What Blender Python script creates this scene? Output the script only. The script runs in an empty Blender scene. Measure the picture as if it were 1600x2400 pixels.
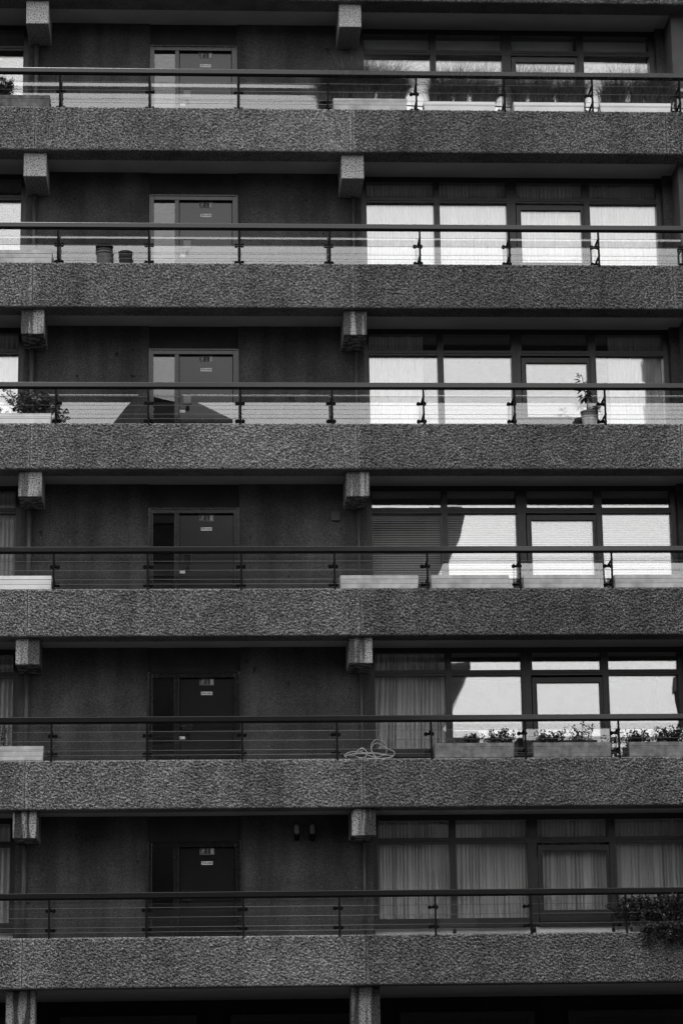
import bpy, math, random
import numpy as np
from mathutils import Vector, Matrix

random.seed(7)
SC = bpy.context.scene
COL = SC.collection

# ------------------------------------------------------------------ camera
CAM_POS = Vector((3.9332, -38.6385, -16.3582))
CR = Vector((0.99830073, -0.05639804, -0.01465986))
CU = Vector((0.00092862, -0.2361464, 0.97171705))
CF = Vector((0.05826481, 0.97007945, 0.23569275))
cam = bpy.data.cameras.new("camera")
camo = bpy.data.objects.new("camera", cam)
COL.objects.link(camo)
m = Matrix((CR, CU, -CF)).transposed().to_4x4()
m.translation = CAM_POS
camo.matrix_world = m
cam.sensor_fit = 'HORIZONTAL'
cam.sensor_width = 36.0
cam.lens = 36.0 * 5797.9 / 1600.0
cam.clip_start = 0.5
cam.clip_end = 3000
SC.camera = camo

# ------------------------------------------------------------------ sky and sun (a grey, soft day)
SUN_EL = math.radians(68)
SUN_AZ = math.atan2(-0.42, -1.0)          # in front of the facade, a little to the left
world = bpy.data.worlds.new("World")
SC.world = world
world.use_nodes = True
wn = world.node_tree.nodes
wl = world.node_tree.links
wn.clear()
sky = wn.new("ShaderNodeTexSky")
sky.sky_type = 'NISHITA'
sky.sun_disc = False
sky.sun_elevation = SUN_EL
sky.sun_rotation = SUN_AZ
sky.air_density = 3.6
sky.dust_density = 0.6
sky.ozone_density = 1.0
bwn = wn.new("ShaderNodeRGBToBW")
bg = wn.new("ShaderNodeBackground")
bg.inputs["Strength"].default_value = 0.12
wo = wn.new("ShaderNodeOutputWorld")
wl.new(sky.outputs[0], bwn.inputs[0])
wl.new(bwn.outputs[0], bg.inputs["Color"])
wl.new(bg.outputs[0], wo.inputs["Surface"])

sun = bpy.data.lights.new("sun", 'SUN')
sun.energy = 0.6
sun.angle = math.radians(14)
sun.color = (1, 1, 1)
suno = bpy.data.objects.new("sun", sun)
COL.objects.link(suno)
sd = Vector((math.sin(SUN_AZ) * math.cos(SUN_EL), math.cos(SUN_AZ) * math.cos(SUN_EL), math.sin(SUN_EL)))
suno.rotation_euler = sd.to_track_quat('Z', 'Y').to_euler()
suno.location = (0, -30, 40)

SC.view_settings.view_transform = 'Standard'
SC.view_settings.look = 'None'
SC.view_settings.exposure = 1.3
SC.view_settings.gamma = 1.0
SC.view_settings.use_curve_mapping = False
SC.render.engine = 'CYCLES'
SC.cycles.use_denoising = True
SC.cycles.max_bounces = 8
SC.cycles.diffuse_bounces = 3
SC.cycles.glossy_bounces = 4
SC.cycles.transmission_bounces = 6
SC.cycles.transparent_max_bounces = 24
SC.cycles.caustics_reflective = False
SC.cycles.caustics_refractive = False

# ------------------------------------------------------------------ materials
def new_mat(name):
    mt = bpy.data.materials.new(name)
    mt.use_nodes = True
    return mt, mt.node_tree.nodes, mt.node_tree.links

def N(nodes, t, **kw):
    n = nodes.new(t)
    for k, v in kw.items():
        setattr(n, k, v)
    return n

def grey(v):
    return (v, v, v, 1)

def plain(name, v, rough=0.6, spec=0.5, metal=0.0, var=0.25, scale=6.0, bump=0.0, bscale=60.0):
    mt, n, l = new_mat(name)
    b = n["Principled BSDF"]
    b.inputs["Roughness"].default_value = rough
    b.inputs["Metallic"].default_value = metal
    b.inputs["Specular IOR Level"].default_value = spec
    tc = N(n, "ShaderNodeTexCoord")
    nz = N(n, "ShaderNodeTexNoise")
    nz.inputs["Scale"].default_value = scale
    nz.inputs["Detail"].default_value = 6
    l.new(tc.outputs["Object"], nz.inputs["Vector"])
    rp = N(n, "ShaderNodeValToRGB")
    rp.color_ramp.elements[0].position = 0.3
    rp.color_ramp.elements[1].position = 0.7
    rp.color_ramp.elements[0].color = grey(v * (1 - var))
    rp.color_ramp.elements[1].color = grey(v * (1 + var))
    l.new(nz.outputs[0], rp.inputs[0])
    l.new(rp.outputs[0], b.inputs["Base Color"])
    if bump:
        nb = N(n, "ShaderNodeTexNoise")
        nb.inputs["Scale"].default_value = bscale
        nb.inputs["Detail"].default_value = 5
        l.new(tc.outputs["Object"], nb.inputs["Vector"])
        bp = N(n, "ShaderNodeBump")
        bp.inputs["Strength"].default_value = bump
        bp.inputs["Distance"].default_value = 0.01
        l.new(nb.outputs[0], bp.inputs["Height"])
        l.new(bp.outputs[0], b.inputs["Normal"])
    return mt

def mapped_noise(n, l, vec, scale, detail=4, mscale=(1, 1, 1), rot=(0, 0, 0)):
    mp = N(n, "ShaderNodeMapping")
    mp.inputs["Scale"].default_value = mscale
    mp.inputs["Rotation"].default_value = rot
    l.new(vec, mp.inputs["Vector"])
    nz = N(n, "ShaderNodeTexNoise")
    nz.inputs["Scale"].default_value = scale
    nz.inputs["Detail"].default_value = detail
    l.new(mp.outputs[0], nz.inputs["Vector"])
    return nz.outputs[0]

def ramp(n, l, src, p0, c0, p1, c1):
    rp = N(n, "ShaderNodeValToRGB")
    rp.color_ramp.elements[0].position = p0
    rp.color_ramp.elements[1].position = p1
    rp.color_ramp.elements[0].color = grey(c0)
    rp.color_ramp.elements[1].color = grey(c1)
    l.new(src, rp.inputs[0])
    return rp.outputs[0]

def mul(n, l, a, b):
    mx = N(n, "ShaderNodeMath", operation='MULTIPLY')
    for i, s in enumerate((a, b)):
        if isinstance(s, (int, float)):
            mx.inputs[i].default_value = s
        else:
            l.new(s, mx.inputs[i])
    return mx.outputs[0]

def attr(n, name):
    a = N(n, "ShaderNodeAttribute", attribute_type='OBJECT', attribute_name=name)
    return a.outputs["Fac"]

# pick-hammered concrete of the balcony edges
def mat_hammered():
    mt, n, l = new_mat("hammered_concrete")
    b = n["Principled BSDF"]
    b.inputs["Roughness"].default_value = 0.95
    b.inputs["Specular IOR Level"].default_value = 0.2
    tc = N(n, "ShaderNodeTexCoord")
    v = tc.outputs["Object"]
    agg = ramp(n, l, mapped_noise(n, l, v, 60, 3), 0.40, 0.040, 0.61, 0.36)     # grey stones in dark matrix
    fine = ramp(n, l, mapped_noise(n, l, v, 110, 2), 0.35, 0.6, 0.65, 1.35)
    big = ramp(n, l, mapped_noise(n, l, v, 0.7, 6), 0.34, 0.76, 0.66, 1.16)
    streak = ramp(n, l, mapped_noise(n, l, v, 2.2, 6, (1.0, 1.0, 0.10)), 0.36, 0.76, 0.51, 1.0)
    c = mul(n, l, agg, fine)
    c = mul(n, l, c, big)
    c = mul(n, l, c, streak)
    c = mul(n, l, c, attr(n, "tone"))
    l.new(c, b.inputs["Base Color"])
    bp = N(n, "ShaderNodeBump")
    bp.inputs["Strength"].default_value = 0.8
    bp.inputs["Distance"].default_value = 0.012
    l.new(mapped_noise(n, l, v, 75, 4, (1, 1, 1.3), (0, 0.5, 0)), bp.inputs["Height"])
    l.new(bp.outputs[0], b.inputs["Normal"])
    return mt

# exposed aggregate on the beam ends, with dark runs of dirt
def mat_beam():
    mt, n, l = new_mat("aggregate_concrete")
    b = n["Principled BSDF"]
    b.inputs["Roughness"].default_value = 0.95
    b.inputs["Specular IOR Level"].default_value = 0.2
    tc = N(n, "ShaderNodeTexCoord")
    geo = N(n, "ShaderNodeNewGeometry")
    v = geo.outputs["Position"]
    pits = ramp(n, l, mapped_noise(n, l, v, 46, 3), 0.39, 0.05, 0.50, 0.37)
    fine = ramp(n, l, mapped_noise(n, l, v, 140, 2), 0.35, 0.7, 0.65, 1.3)
    mpw = N(n, "ShaderNodeMapping")
    mpw.inputs["Scale"].default_value = (1, 1, 0.08)
    l.new(v, mpw.inputs["Vector"])
    stn = N(n, "ShaderNodeTexNoise")
    stn.inputs["Scale"].default_value = 9.0
    stn.inputs["Detail"].default_value = 4
    l.new(mpw.outputs[0], stn.inputs["Vector"])
    st = ramp(n, l, stn.outputs[0], 0.47, 0.16, 0.56, 1.0)
    mx = N(n, "ShaderNodeMix", data_type='FLOAT')
    l.new(attr(n, "stain"), mx.inputs[0])
    mx.inputs[2].default_value = 1.0
    l.new(st, mx.inputs[3])
    c = mul(n, l, mul(n, l, pits, fine), mx.outputs[0])
    l.new(c, b.inputs["Base Color"])
    bp = N(n, "ShaderNodeBump")
    bp.inputs["Strength"].default_value = 0.7
    bp.inputs["Distance"].default_value = 0.008
    l.new(mapped_noise(n, l, v, 62, 3), bp.inputs["Height"])
    l.new(bp.outputs[0], b.inputs["Normal"])
    return mt

# the flat back wall: dark concrete, fine light specks, faint runs
def mat_wall():
    mt, n, l = new_mat("dark_wall_concrete")
    b = n["Principled BSDF"]
    b.inputs["Roughness"].default_value = 0.9
    b.inputs["Specular IOR Level"].default_value = 0.2
    geo = N(n, "ShaderNodeNewGeometry")
    v = geo.outputs["Position"]
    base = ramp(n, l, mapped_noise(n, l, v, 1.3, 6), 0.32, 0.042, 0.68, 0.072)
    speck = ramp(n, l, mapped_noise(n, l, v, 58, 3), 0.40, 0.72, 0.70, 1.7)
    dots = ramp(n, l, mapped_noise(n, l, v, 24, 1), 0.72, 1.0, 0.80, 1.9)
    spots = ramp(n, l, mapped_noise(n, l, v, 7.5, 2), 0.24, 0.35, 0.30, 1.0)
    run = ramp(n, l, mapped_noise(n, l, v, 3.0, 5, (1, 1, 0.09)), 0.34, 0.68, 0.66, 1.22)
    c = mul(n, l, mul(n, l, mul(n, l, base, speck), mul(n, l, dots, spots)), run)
    l.new(c, b.inputs["Base Color"])
    bp = N(n, "ShaderNodeBump")
    bp.inputs["Strength"].default_value = 0.6
    bp.inputs["Distance"].default_value = 0.006
    l.new(mapped_noise(n, l, v, 60, 4), bp.inputs["Height"])
    l.new(bp.outputs[0], b.inputs["Normal"])
    return mt

def mat_glass(name, r0, wav=0.0, wscale=1.2, tint=1.0):
    mt, n, l = new_mat(name)
    n.remove(n["Principled BSDF"])
    out = n["Material Output"]
    lw = N(n, "ShaderNodeLayerWeight")
    lw.inputs["Blend"].default_value = 0.5
    p = N(n, "ShaderNodeMath", operation='POWER')
    l.new(lw.outputs["Facing"], p.inputs[0])
    p.inputs[1].default_value = 5.0
    ma = N(n, "ShaderNodeMath", operation='MULTIPLY_ADD')
    l.new(p.outputs[0], ma.inputs[0])
    ma.inputs[1].default_value = 1.0 - r0
    ma.inputs[2].default_value = r0
    tr = N(n, "ShaderNodeBsdfTransparent")
    tr.inputs["Color"].default_value = grey(tint)
    gl = N(n, "ShaderNodeBsdfGlossy")
    gl.inputs["Roughness"].default_value = 0.0
    gl.inputs["Color"].default_value = grey(1.0)
    mx = N(n, "ShaderNodeMixShader")
    l.new(ma.outputs[0], mx.inputs[0])
    l.new(tr.outputs[0], mx.inputs[1])
    l.new(gl.outputs[0], mx.inputs[2])
    l.new(mx.outputs[0], out.inputs["Surface"])
    if wav:
        tc = N(n, "ShaderNodeTexCoord")
        nz = N(n, "ShaderNodeTexNoise")
        nz.inputs["Scale"].default_value = wscale
        nz.inputs["Detail"].default_value = 1
        l.new(tc.outputs["Object"], nz.inputs["Vector"])
        bp = N(n, "ShaderNodeBump")
        bp.inputs["Strength"].default_value = 1.0
        bp.inputs["Distance"].default_value = wav
        l.new(nz.outputs[0], bp.inputs["Height"])
        l.new(bp.outputs[0], gl.inputs["Normal"])
    return mt

def mat_cloth(name, v, trans=0.35):
    mt, n, l = new_mat(name)
    n.remove(n["Principled BSDF"])
    out = n["Material Output"]
    d = N(n, "ShaderNodeBsdfDiffuse")
    t = N(n, "ShaderNodeBsdfTranslucent")
    d.inputs["Color"].default_value = grey(v)
    t.inputs["Color"].default_value = grey(v)
    mx = N(n, "ShaderNodeMixShader")
    mx.inputs[0].default_value = trans
    l.new(d.outputs[0], mx.inputs[1])
    l.new(t.outputs[0], mx.inputs[2])
    l.new(mx.outputs[0], out.inputs["Surface"])
    return mt

def mat_leaf(name, v):
    mt, n, l = new_mat(name)
    n.remove(n["Principled BSDF"])
    out = n["Material Output"]
    geo = N(n, "ShaderNodeNewGeometry")
    c = ramp(n, l, geo.outputs["Random Per Island"], 0.0, v * 0.45, 1.0, v * 1.9)
    d = N(n, "ShaderNodeBsdfDiffuse")
    t = N(n, "ShaderNodeBsdfTranslucent")
    g = N(n, "ShaderNodeBsdfGlossy")
    g.inputs["Roughness"].default_value = 0.35
    g.inputs["Color"].default_value = grey(0.5)
    l.new(c, d.inputs["Color"])
    l.new(c, t.inputs["Color"])
    m1 = N(n, "ShaderNodeMixShader")
    m1.inputs[0].default_value = 0.25
    l.new(d.outputs[0], m1.inputs[1])
    l.new(t.outputs[0], m1.inputs[2])
    m2 = N(n, "ShaderNodeMixShader")
    m2.inputs[0].default_value = 0.06
    l.new(m1.outputs[0], m2.inputs[1])
    l.new(g.outputs[0], m2.inputs[2])
    l.new(m2.outputs[0], out.inputs["Surface"])
    return mt

M = {}
M['hammer'] = mat_hammered()
M['beam'] = mat_beam()
M['wall'] = mat_wall()
M['soffit'] = plain("painted_soffit", 0.45, 0.85, 0.2, var=0.12, scale=1.5, bump=0.1)
M['slab'] = plain("rough_slab_concrete", 0.10, 0.95, 0.2, var=0.3, scale=8, bump=0.5)
M['fin'] = plain("smooth_divider_render", 0.085, 0.85, 0.2, var=0.15, scale=2, bump=0.2, bscale=90)
M['frame'] = plain("dark_window_frame", 0.016, 0.35, 0.5, var=0.35, scale=14, bump=0.12, bscale=40)
M['doorframe'] = plain("painted_door_frame", 0.013, 0.15, 0.5, var=0.25, scale=10, bump=0.08)
M['door'] = plain("painted_door_leaf", 0.012, 0.16, 0.55, var=0.15, scale=3, bump=0.03, bscale=12)
M['panel'] = plain("dark_infill_panel", 0.015, 0.8, 0.2, var=0.2)
M['infill'] = plain("smooth_infill_panel", 0.036, 0.85, 0.2, var=0.25, scale=3, bump=0.2)
M['rail'] = plain("painted_handrail_metal", 0.012, 0.14, 0.5, var=0.12, scale=3, bump=0.03)
M['post'] = plain("black_post_metal", 0.006, 0.8, 0.1, var=0.2, scale=12)
M['clamp'] = plain("black_clamp_metal", 0.006, 0.85, 0.08, var=0.2)
M['cable'] = plain("steel_cable", 0.16, 0.35, 0.5, metal=0.8, var=0.1)
M['glass_rail'] = mat_glass("balustrade_glass", 0.09, 0.0)
M['glass_win'] = mat_glass("window_glass", 0.10, 0.0008, 1.2)
M['glass_door'] = mat_glass("door_glass", 0.055, 0.0002, 1.6)
M['vision'] = plain("wired_vision_glass", 0.02, 0.06, 1.0, var=0.2)
M['room'] = plain("room_plaster", 0.22, 0.9, 0.1, var=0.1)
M['sill'] = plain("spandrel_paint", 0.16, 0.6, 0.3, var=0.2)
M['sill_white'] = plain("white_spandrel_paint", 0.80, 0.5, 0.3, var=0.1)
M['curtain'] = mat_cloth("white_curtain_cloth", 0.80, 0.12)
M['blind'] = plain("white_blind_slats", 0.70, 0.5, 0.4, var=0.05)
M['planter'] = plain("pale_planter_concrete", 0.42, 0.85, 0.2, var=0.3, scale=5, bump=0.25, bscale=50)
M['planter_white'] = plain("white_planter_paint", 0.72, 0.6, 0.3, var=0.08, scale=4, bump=0.08)
M['planter_dark'] = plain("weathered_planter_concrete", 0.11, 0.9, 0.2, var=0.6, scale=7, bump=0.4, bscale=40)
M['planter_grey'] = plain("lichened_planter_concrete", 0.17, 0.9, 0.2, var=0.45, scale=8, bump=0.35, bscale=50)
M['soil'] = plain("potting_soil", 0.03, 0.95, 0.1, var=0.4, scale=40, bump=0.6)
M['pot'] = plain("terracotta_pot", 0.085, 0.75, 0.3, var=0.3, scale=9, bump=0.1)
M['pot_dark'] = plain("dark_plastic_pot", 0.007, 0.7, 0.12, var=0.2)
M['pot_grey'] = plain("grey_pot", 0.028, 0.8, 0.15, var=0.25, scale=8)
M['pot_pale'] = plain("pale_glazed_pot", 0.38, 0.5, 0.4, var=0.3, scale=10)
M['leaf'] = mat_leaf("leaf_green", 0.085)
M['leaf_dark'] = mat_leaf("dark_leaf", 0.03)
M['grass'] = mat_leaf("grass_blade", 0.055)
M['stem'] = plain("plant_stem", 0.05, 0.8, 0.2)
M['hose'] = plain("pale_hose_plastic", 0.36, 0.4, 0.4, var=0.1, scale=20)
M['sign_dark'] = plain("dark_sign_plate", 0.035, 0.5, 0.3, var=0.1)
M['sign_light'] = plain("pale_sign_print", 0.45, 0.5, 0.3, var=0.05)
M['sign_white'] = plain("white_sign_plate", 0.75, 0.5, 0.3, var=0.05)
M['ink'] = plain("black_ink", 0.01, 0.6, 0.2, var=0.05)
M['lamp'] = plain("grey_lamp_diffuser", 0.22, 0.4, 0.4, var=0.1)
M['box'] = plain("grey_box_plastic", 0.08, 0.5, 0.4, var=0.2)
M['pipe'] = plain("painted_pipe", 0.055, 0.45, 0.45, var=0.15)
M['ground'] = plain("paving", 0.045, 0.9, 0.2, var=0.25, scale=0.5, bump=0.2, bscale=8)
M['opp'] = plain("opposite_concrete", 0.05, 0.9, 0.2, var=0.3, scale=0.6)
M['opp_edge'] = plain("opposite_edge_concrete", 0.09, 0.9, 0.2, var=0.3, scale=0.8)
M['opp_glass'] = plain("opposite_dark_glazing", 0.015, 0.35, 0.4, var=0.2)

# ------------------------------------------------------------------ mesh helpers
class MB:
    def __init__(s):
        s.v = []
        s.f = []
        s.smooth = False
    def box(s, x0, x1, y0, y1, z0, z1):
        b = len(s.v)
        s.v += [(x0, y0, z0), (x1, y0, z0), (x1, y1, z0), (x0, y1, z0), (x0, y0, z1), (x1, y0, z1), (x1, y1, z1), (x0, y1, z1)]
        for q in ((0, 3, 2, 1), (4, 5, 6, 7), (0, 1, 5, 4), (1, 2, 6, 5), (2, 3, 7, 6), (3, 0, 4, 7)):
            s.f.append(tuple(b + i for i in q))
        return s
    def prism_y(s, pts, y0, y1):            # polygon in x,z pushed through y
        b = len(s.v)
        k = len(pts)
        s.v += [(x, y0, z) for x, z in pts] + [(x, y1, z) for x, z in pts]
        s.f.append(tuple(b + i for i in range(k)))
        s.f.append(tuple(b + k + i for i in reversed(range(k))))
        for i in range(k):
            j = (i + 1) % k
            s.f.append((b + i, b + k + i, b + k + j, b + j))
        return s
    def tube(s, pts, r, k=8, caps=True):
        b = len(s.v)
        pts = [Vector(p) for p in pts]
        rs = r if isinstance(r, (list, tuple)) else [r] * len(pts)
        up = Vector((0.13, 0.31, 0.94))
        for i, p in enumerate(pts):
            d = (pts[min(i + 1, len(pts) - 1)] - pts[max(i - 1, 0)])
            if d.length < 1e-9:
                d = Vector((0, 0, 1))
            d.normalize()
            a = d.cross(up)
            if a.length < 1e-3:
                a = d.cross(Vector((1, 0, 0)))
            a.normalize()
            c = d.cross(a)
            for j in range(k):
                t = 2 * math.pi * j / k
                s.v.append(tuple(p + rs[i] * (a * math.cos(t) + c * math.sin(t))))
        for i in range(len(pts) - 1):
            for j in range(k):
                j2 = (j + 1) % k
                s.f.append((b + i * k + j, b + i * k + j2, b + (i + 1) * k + j2, b + (i + 1) * k + j))
        if caps:
            s.f.append(tuple(b + j for j in reversed(range(k))))
            s.f.append(tuple(b + (len(pts) - 1) * k + j for j in range(k)))
        return s
    def lathe(s, cx, cy, prof, k=28):
        b = len(s.v)
        for r, z in prof:
            for j in range(k):
                t = 2 * math.pi * j / k
                s.v.append((cx + r * math.cos(t), cy + r * math.sin(t), z))
        for i in range(len(prof) - 1):
            for j in range(k):
                j2 = (j + 1) % k
                s.f.append((b + i * k + j, b + i * k + j2, b + (i + 1) * k + j2, b + (i + 1) * k + j))
        s.f.append(tuple(b + j for j in reversed(range(k))))
        s.f.append(tuple(b + (len(prof) - 1) * k + j for j in range(k)))
        return s
    def quad(s, a, b_, c, d):
        b = len(s.v)
        s.v += [tuple(a), tuple(b_), tuple(c), tuple(d)]
        s.f.append((b, b + 1, b + 2, b + 3))
        return s

def root_loc(p):
    while p.parent is not None:
        p = p.parent
    return p.location

def add(name, mb, mat, parent=None, bevel=0.0, smooth=False, loc=None):
    me = bpy.data.meshes.new(name)
    off = Vector((0, 0, 0))
    if parent is not None:
        off = root_loc(parent)
    elif loc is not None:
        off = Vector(loc)
    me.from_pydata([(x - off.x, y - off.y, z - off.z) for x, y, z in mb.v], [], mb.f)
    me.materials.append(M[mat])
    if smooth:
        me.polygons.foreach_set("use_smooth", [True] * len(me.polygons))
    o = bpy.data.objects.new(name, me)
    COL.objects.link(o)
    if parent is not None:
        o.parent = parent
    else:
        o.location = off
    if bevel:
        bv = o.modifiers.new("bevel", 'BEVEL')
        bv.width = bevel
        bv.segments = 2
        bv.limit_method = 'ANGLE'
    return o

def grid_obj(name, V, nu, nv, mat, parent):
    """V: (nu*nv,3) array, index i*nv+j"""
    off = np.array(root_loc(parent))
    me = bpy.data.meshes.new(name)
    i, j = np.meshgrid(np.arange(nu - 1), np.arange(nv - 1), indexing='ij')
    a = (i * nv + j).ravel()
    F = np.stack([a, a + nv, a + nv + 1, a + 1], 1)
    me.vertices.add(len(V))
    me.vertices.foreach_set("co", (V - off).astype(np.float32).ravel())
    me.loops.add(F.size)
    me.polygons.add(len(F))
    me.loops.foreach_set("vertex_index", F.ravel().astype(np.int32))
    me.polygons.foreach_set("loop_start", np.arange(0, F.size, 4, dtype=np.int32))
    me.polygons.foreach_set("loop_total", np.full(len(F), 4, dtype=np.int32))
    me.update(calc_edges=True)
    me.validate()
    me.materials.append(M[mat])
    o = bpy.data.objects.new(name, me)
    COL.objects.link(o)
    o.parent = parent
    return o

def thing(name, label, cat, loc=(0, 0, 0), group=None):
    o = bpy.data.objects.new(name, None)
    o.empty_display_size = 0.1
    COL.objects.link(o)
    o.location = loc
    o['label'] = label
    o['category'] = cat
    if group:
        o['group'] = group
    return o

def tag(o, label, cat, group=None):
    o['label'] = label
    o['category'] = cat
    if group:
        o['group'] = group
    return o

def copy_tree(o, parent=None):
    c = o.copy()
    COL.objects.link(c)
    c.parent = parent
    for ch in list(o.children):
        copy_tree(ch, c)
    return c

# ------------------------------------------------------------------ dimensions (metres; z = 0 at the top edge of the uppermost full balcony)
H = 2.74
FH = 0.774           # balcony edge height
WALL = 1.03          # back wall plane
GLASS = 0.39         # balustrade glass plane
SOFFIT = H - FH + 0.013
FLOOR = -0.45
GROUND = -18.0
XC = 7.785           # mirror axis doubled
BEAM_L = (1.067, 1.444)
BEAM_R = (6.347, 6.724)
NF = 6
def Z(k):            # k = 0 (uppermost) .. 5
    return -k * H
WHERE = ["on the top balcony", "on the second balcony down", "on the third balcony down",
         "on the fourth balcony down", "on the fifth balcony down", "on the lowest balcony"]
XMIN, XMAX = -8.0, 20.0

# ------------------------------------------------------------------ ground
g = MB().box(-900, 900, -900, 900, GROUND - 0.5, GROUND)
go = add("ground", g, 'ground')
go['kind'] = 'structure'

# ------------------------------------------------------------------ the apartment block
block = thing("apartment_block", "dark concrete apartment block with stacked rough balcony edges and recessed windows", "building", (4, 0, GROUND))

rng = np.random.default_rng(11)
def band_noise(nx, nz, dx, dz, lam_a, lam_b, ang, seed):
    r = np.random.default_rng(seed)
    w = r.standard_normal((nx, nz))
    fx = np.fft.fftfreq(nx, dx)[:, None]
    fz = np.fft.fftfreq(nz, dz)[None, :]
    c, s_ = math.cos(ang), math.sin(ang)
    fa = (fx * c + fz * s_) * lam_a
    fb = (-fx * s_ + fz * c) * lam_b
    rr = np.sqrt(fa ** 2 + fb ** 2)
    filt = np.exp(-(np.log(rr + 1e-6) / 0.75) ** 2)
    h = np.real(np.fft.ifft2(np.fft.fft2(w) * filt))
    return h / (h.std() + 1e-9)

def fascia(x0, x1, ztop, res, seed, parent, tone):
    nx = int((x1 - x0) / res) + 1
    xs = np.linspace(x0, x1, nx)
    prof = []    # (y, z, ny, nz, amp)
    for y in (0.46, 0.40, 0.30, 0.20, 0.12, 0.07, 0.04):
        prof.append((y, 0.0, 0, 1, 0.10))
    prof.append((0.018, -0.006, -0.5, 0.85, 0.35))
    nzf = int((FH - 0.05) / res)
    for t in np.linspace(0, 1, nzf):
        z = -0.02 - t * (FH - 0.06)
        prof.append((0.0, z, -1, 0, 1.0))
    prof.append((0.004, -FH + 0.026, -1, -0.2, 0.35))
    prof.append((0.016, -FH + 0.008, -0.7, -0.7, 0.2))
    prof.append((0.035, -FH, -0.2, -1, 0.15))
    for y in (0.08, 0.16, 0.28, 0.40, 0.46):
        prof.append((y, -FH, 0, -1, 0.15))
    P = np.array(prof)
    nv = len(P)
    dz = res
    ang = math.radians(28)
    h = (0.55 * band_noise(nx, nv, res, dz, 0.095, 0.052, ang, seed)
         + 0.70 * band_noise(nx, nv, res, dz, 0.042, 0.032, ang + 0.3, seed + 1)
         + 0.18 * band_noise(nx, nv, res, dz, 0.40, 0.30, 0, seed + 2))
    h = np.clip(h, -2.2, 2.2) * 0.62
    h = np.where(h > 0, h * 0.8, h * 1.15)          # chipped pits bite deeper than the crests stand out
    edge = np.clip(np.minimum(xs - x0, x1 - xs) / 0.05, 0.12, 1.0)[:, None]
    amp = 0.024 * P[None, :, 4] * edge
    d = h * amp - 0.006 * P[None, :, 4]
    V = np.zeros((nx, nv, 3))
    V[:, :, 0] = xs[:, None]
    V[:, :, 1] = P[None, :, 0] + d * P[None, :, 2]
    V[:, :, 2] = ztop + P[None, :, 1] + d * P[None, :, 3]
    # close the back and the ends a little: fold end columns inward
    V[0, :, 1] += 0.015 * (P[:, 4] > 0.3)
    V[-1, :, 1] += 0.015 * (P[:, 4] > 0.3)
    o = grid_obj("balcony_edge", V.reshape(-1, 3), nx, nv, 'hammer', parent)
    o['tone'] = tone
    return o

JOINTS = (XMIN, 1.252, 6.53, 11.83, XMAX)
for k in range(-1, NF):
    zt = Z(k)
    for j in range(4):
        a, b = JOINTS[j] + 0.004, JOINTS[j + 1] - 0.004
        tone = (1.0, 1.0, 0.72, 0.7)[j] * (1 + 0.08 * math.sin(3 * k + j))
        if j in (0, 3):       # only a short stretch of these is in view
            if j == 0:
                fascia(-0.6, b, zt, 0.0130, 100 * k + 1000 + j, block, tone)
                fascia(a, -0.604, zt, 0.06, 100 * k + 1050 + j, block, tone)
            else:
                fascia(a, 13.2, zt, 0.0130, 100 * k + 1000 + j, block, tone)
                fascia(13.204, b, zt, 0.06, 100 * k + 1050 + j, block, tone)
        else:
            fascia(a, b, zt, 0.0130, 100 * k + 1000 + j, block, tone)
    # solid core of the edge beam, set back behind the rough faces
    add("edge_beam", MB().box(XMIN, XMAX, 0.06, 0.45, zt - FH + 0.02, zt - 0.02), 'slab', block)
    # walkway slab and room slab, the soffit underneath is painted
    add("floor_slab", MB().box(XMIN, XMAX, 0.455, 7.0, zt + FLOOR - 0.31, zt + FLOOR), 'slab', block)
    add("soffit", MB().box(XMIN, XMAX, 0.47, WALL + 0.12, zt - FH + 0.013, zt + FLOOR - 0.315), 'soffit', block)
add("roof", MB().box(XMIN, XMAX, 0.3, 7.0, Z(-2) - FH, Z(-2) - 0.3), 'slab', block)
add("back_wall", MB().box(XMIN, XMAX, 7.0, 7.3, GROUND, Z(-2) - 0.3), 'room', block)
for x0, x1 in ((XMIN - 0.3, XMIN), (XMAX, XMAX + 0.3)):
    add("end_wall", MB().box(x0, x1, 0.46, 7.3, GROUND, Z(-2) - 0.3), 'slab', block)

# ---- cantilever beams below each edge
STAIN = {0: 0.0, 1: 0.05, 2: 0.9, 3: 0.75, 4: 0.9, 5: 1.0}
def beam(x0, x1, ztop, parent, stain):
    mb = MB().box(x0, x1, 0.13, 1.2, ztop - 0.425, ztop - 0.002)
    o = add("cantilever_beam", mb, 'beam', parent, bevel=0.012)
    o['stain'] = stain
for k in range(NF):
    for bx in (BEAM_L, BEAM_R):
        beam(bx[0], bx[1], Z(k - 1) - FH, block, STAIN[k])

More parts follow.
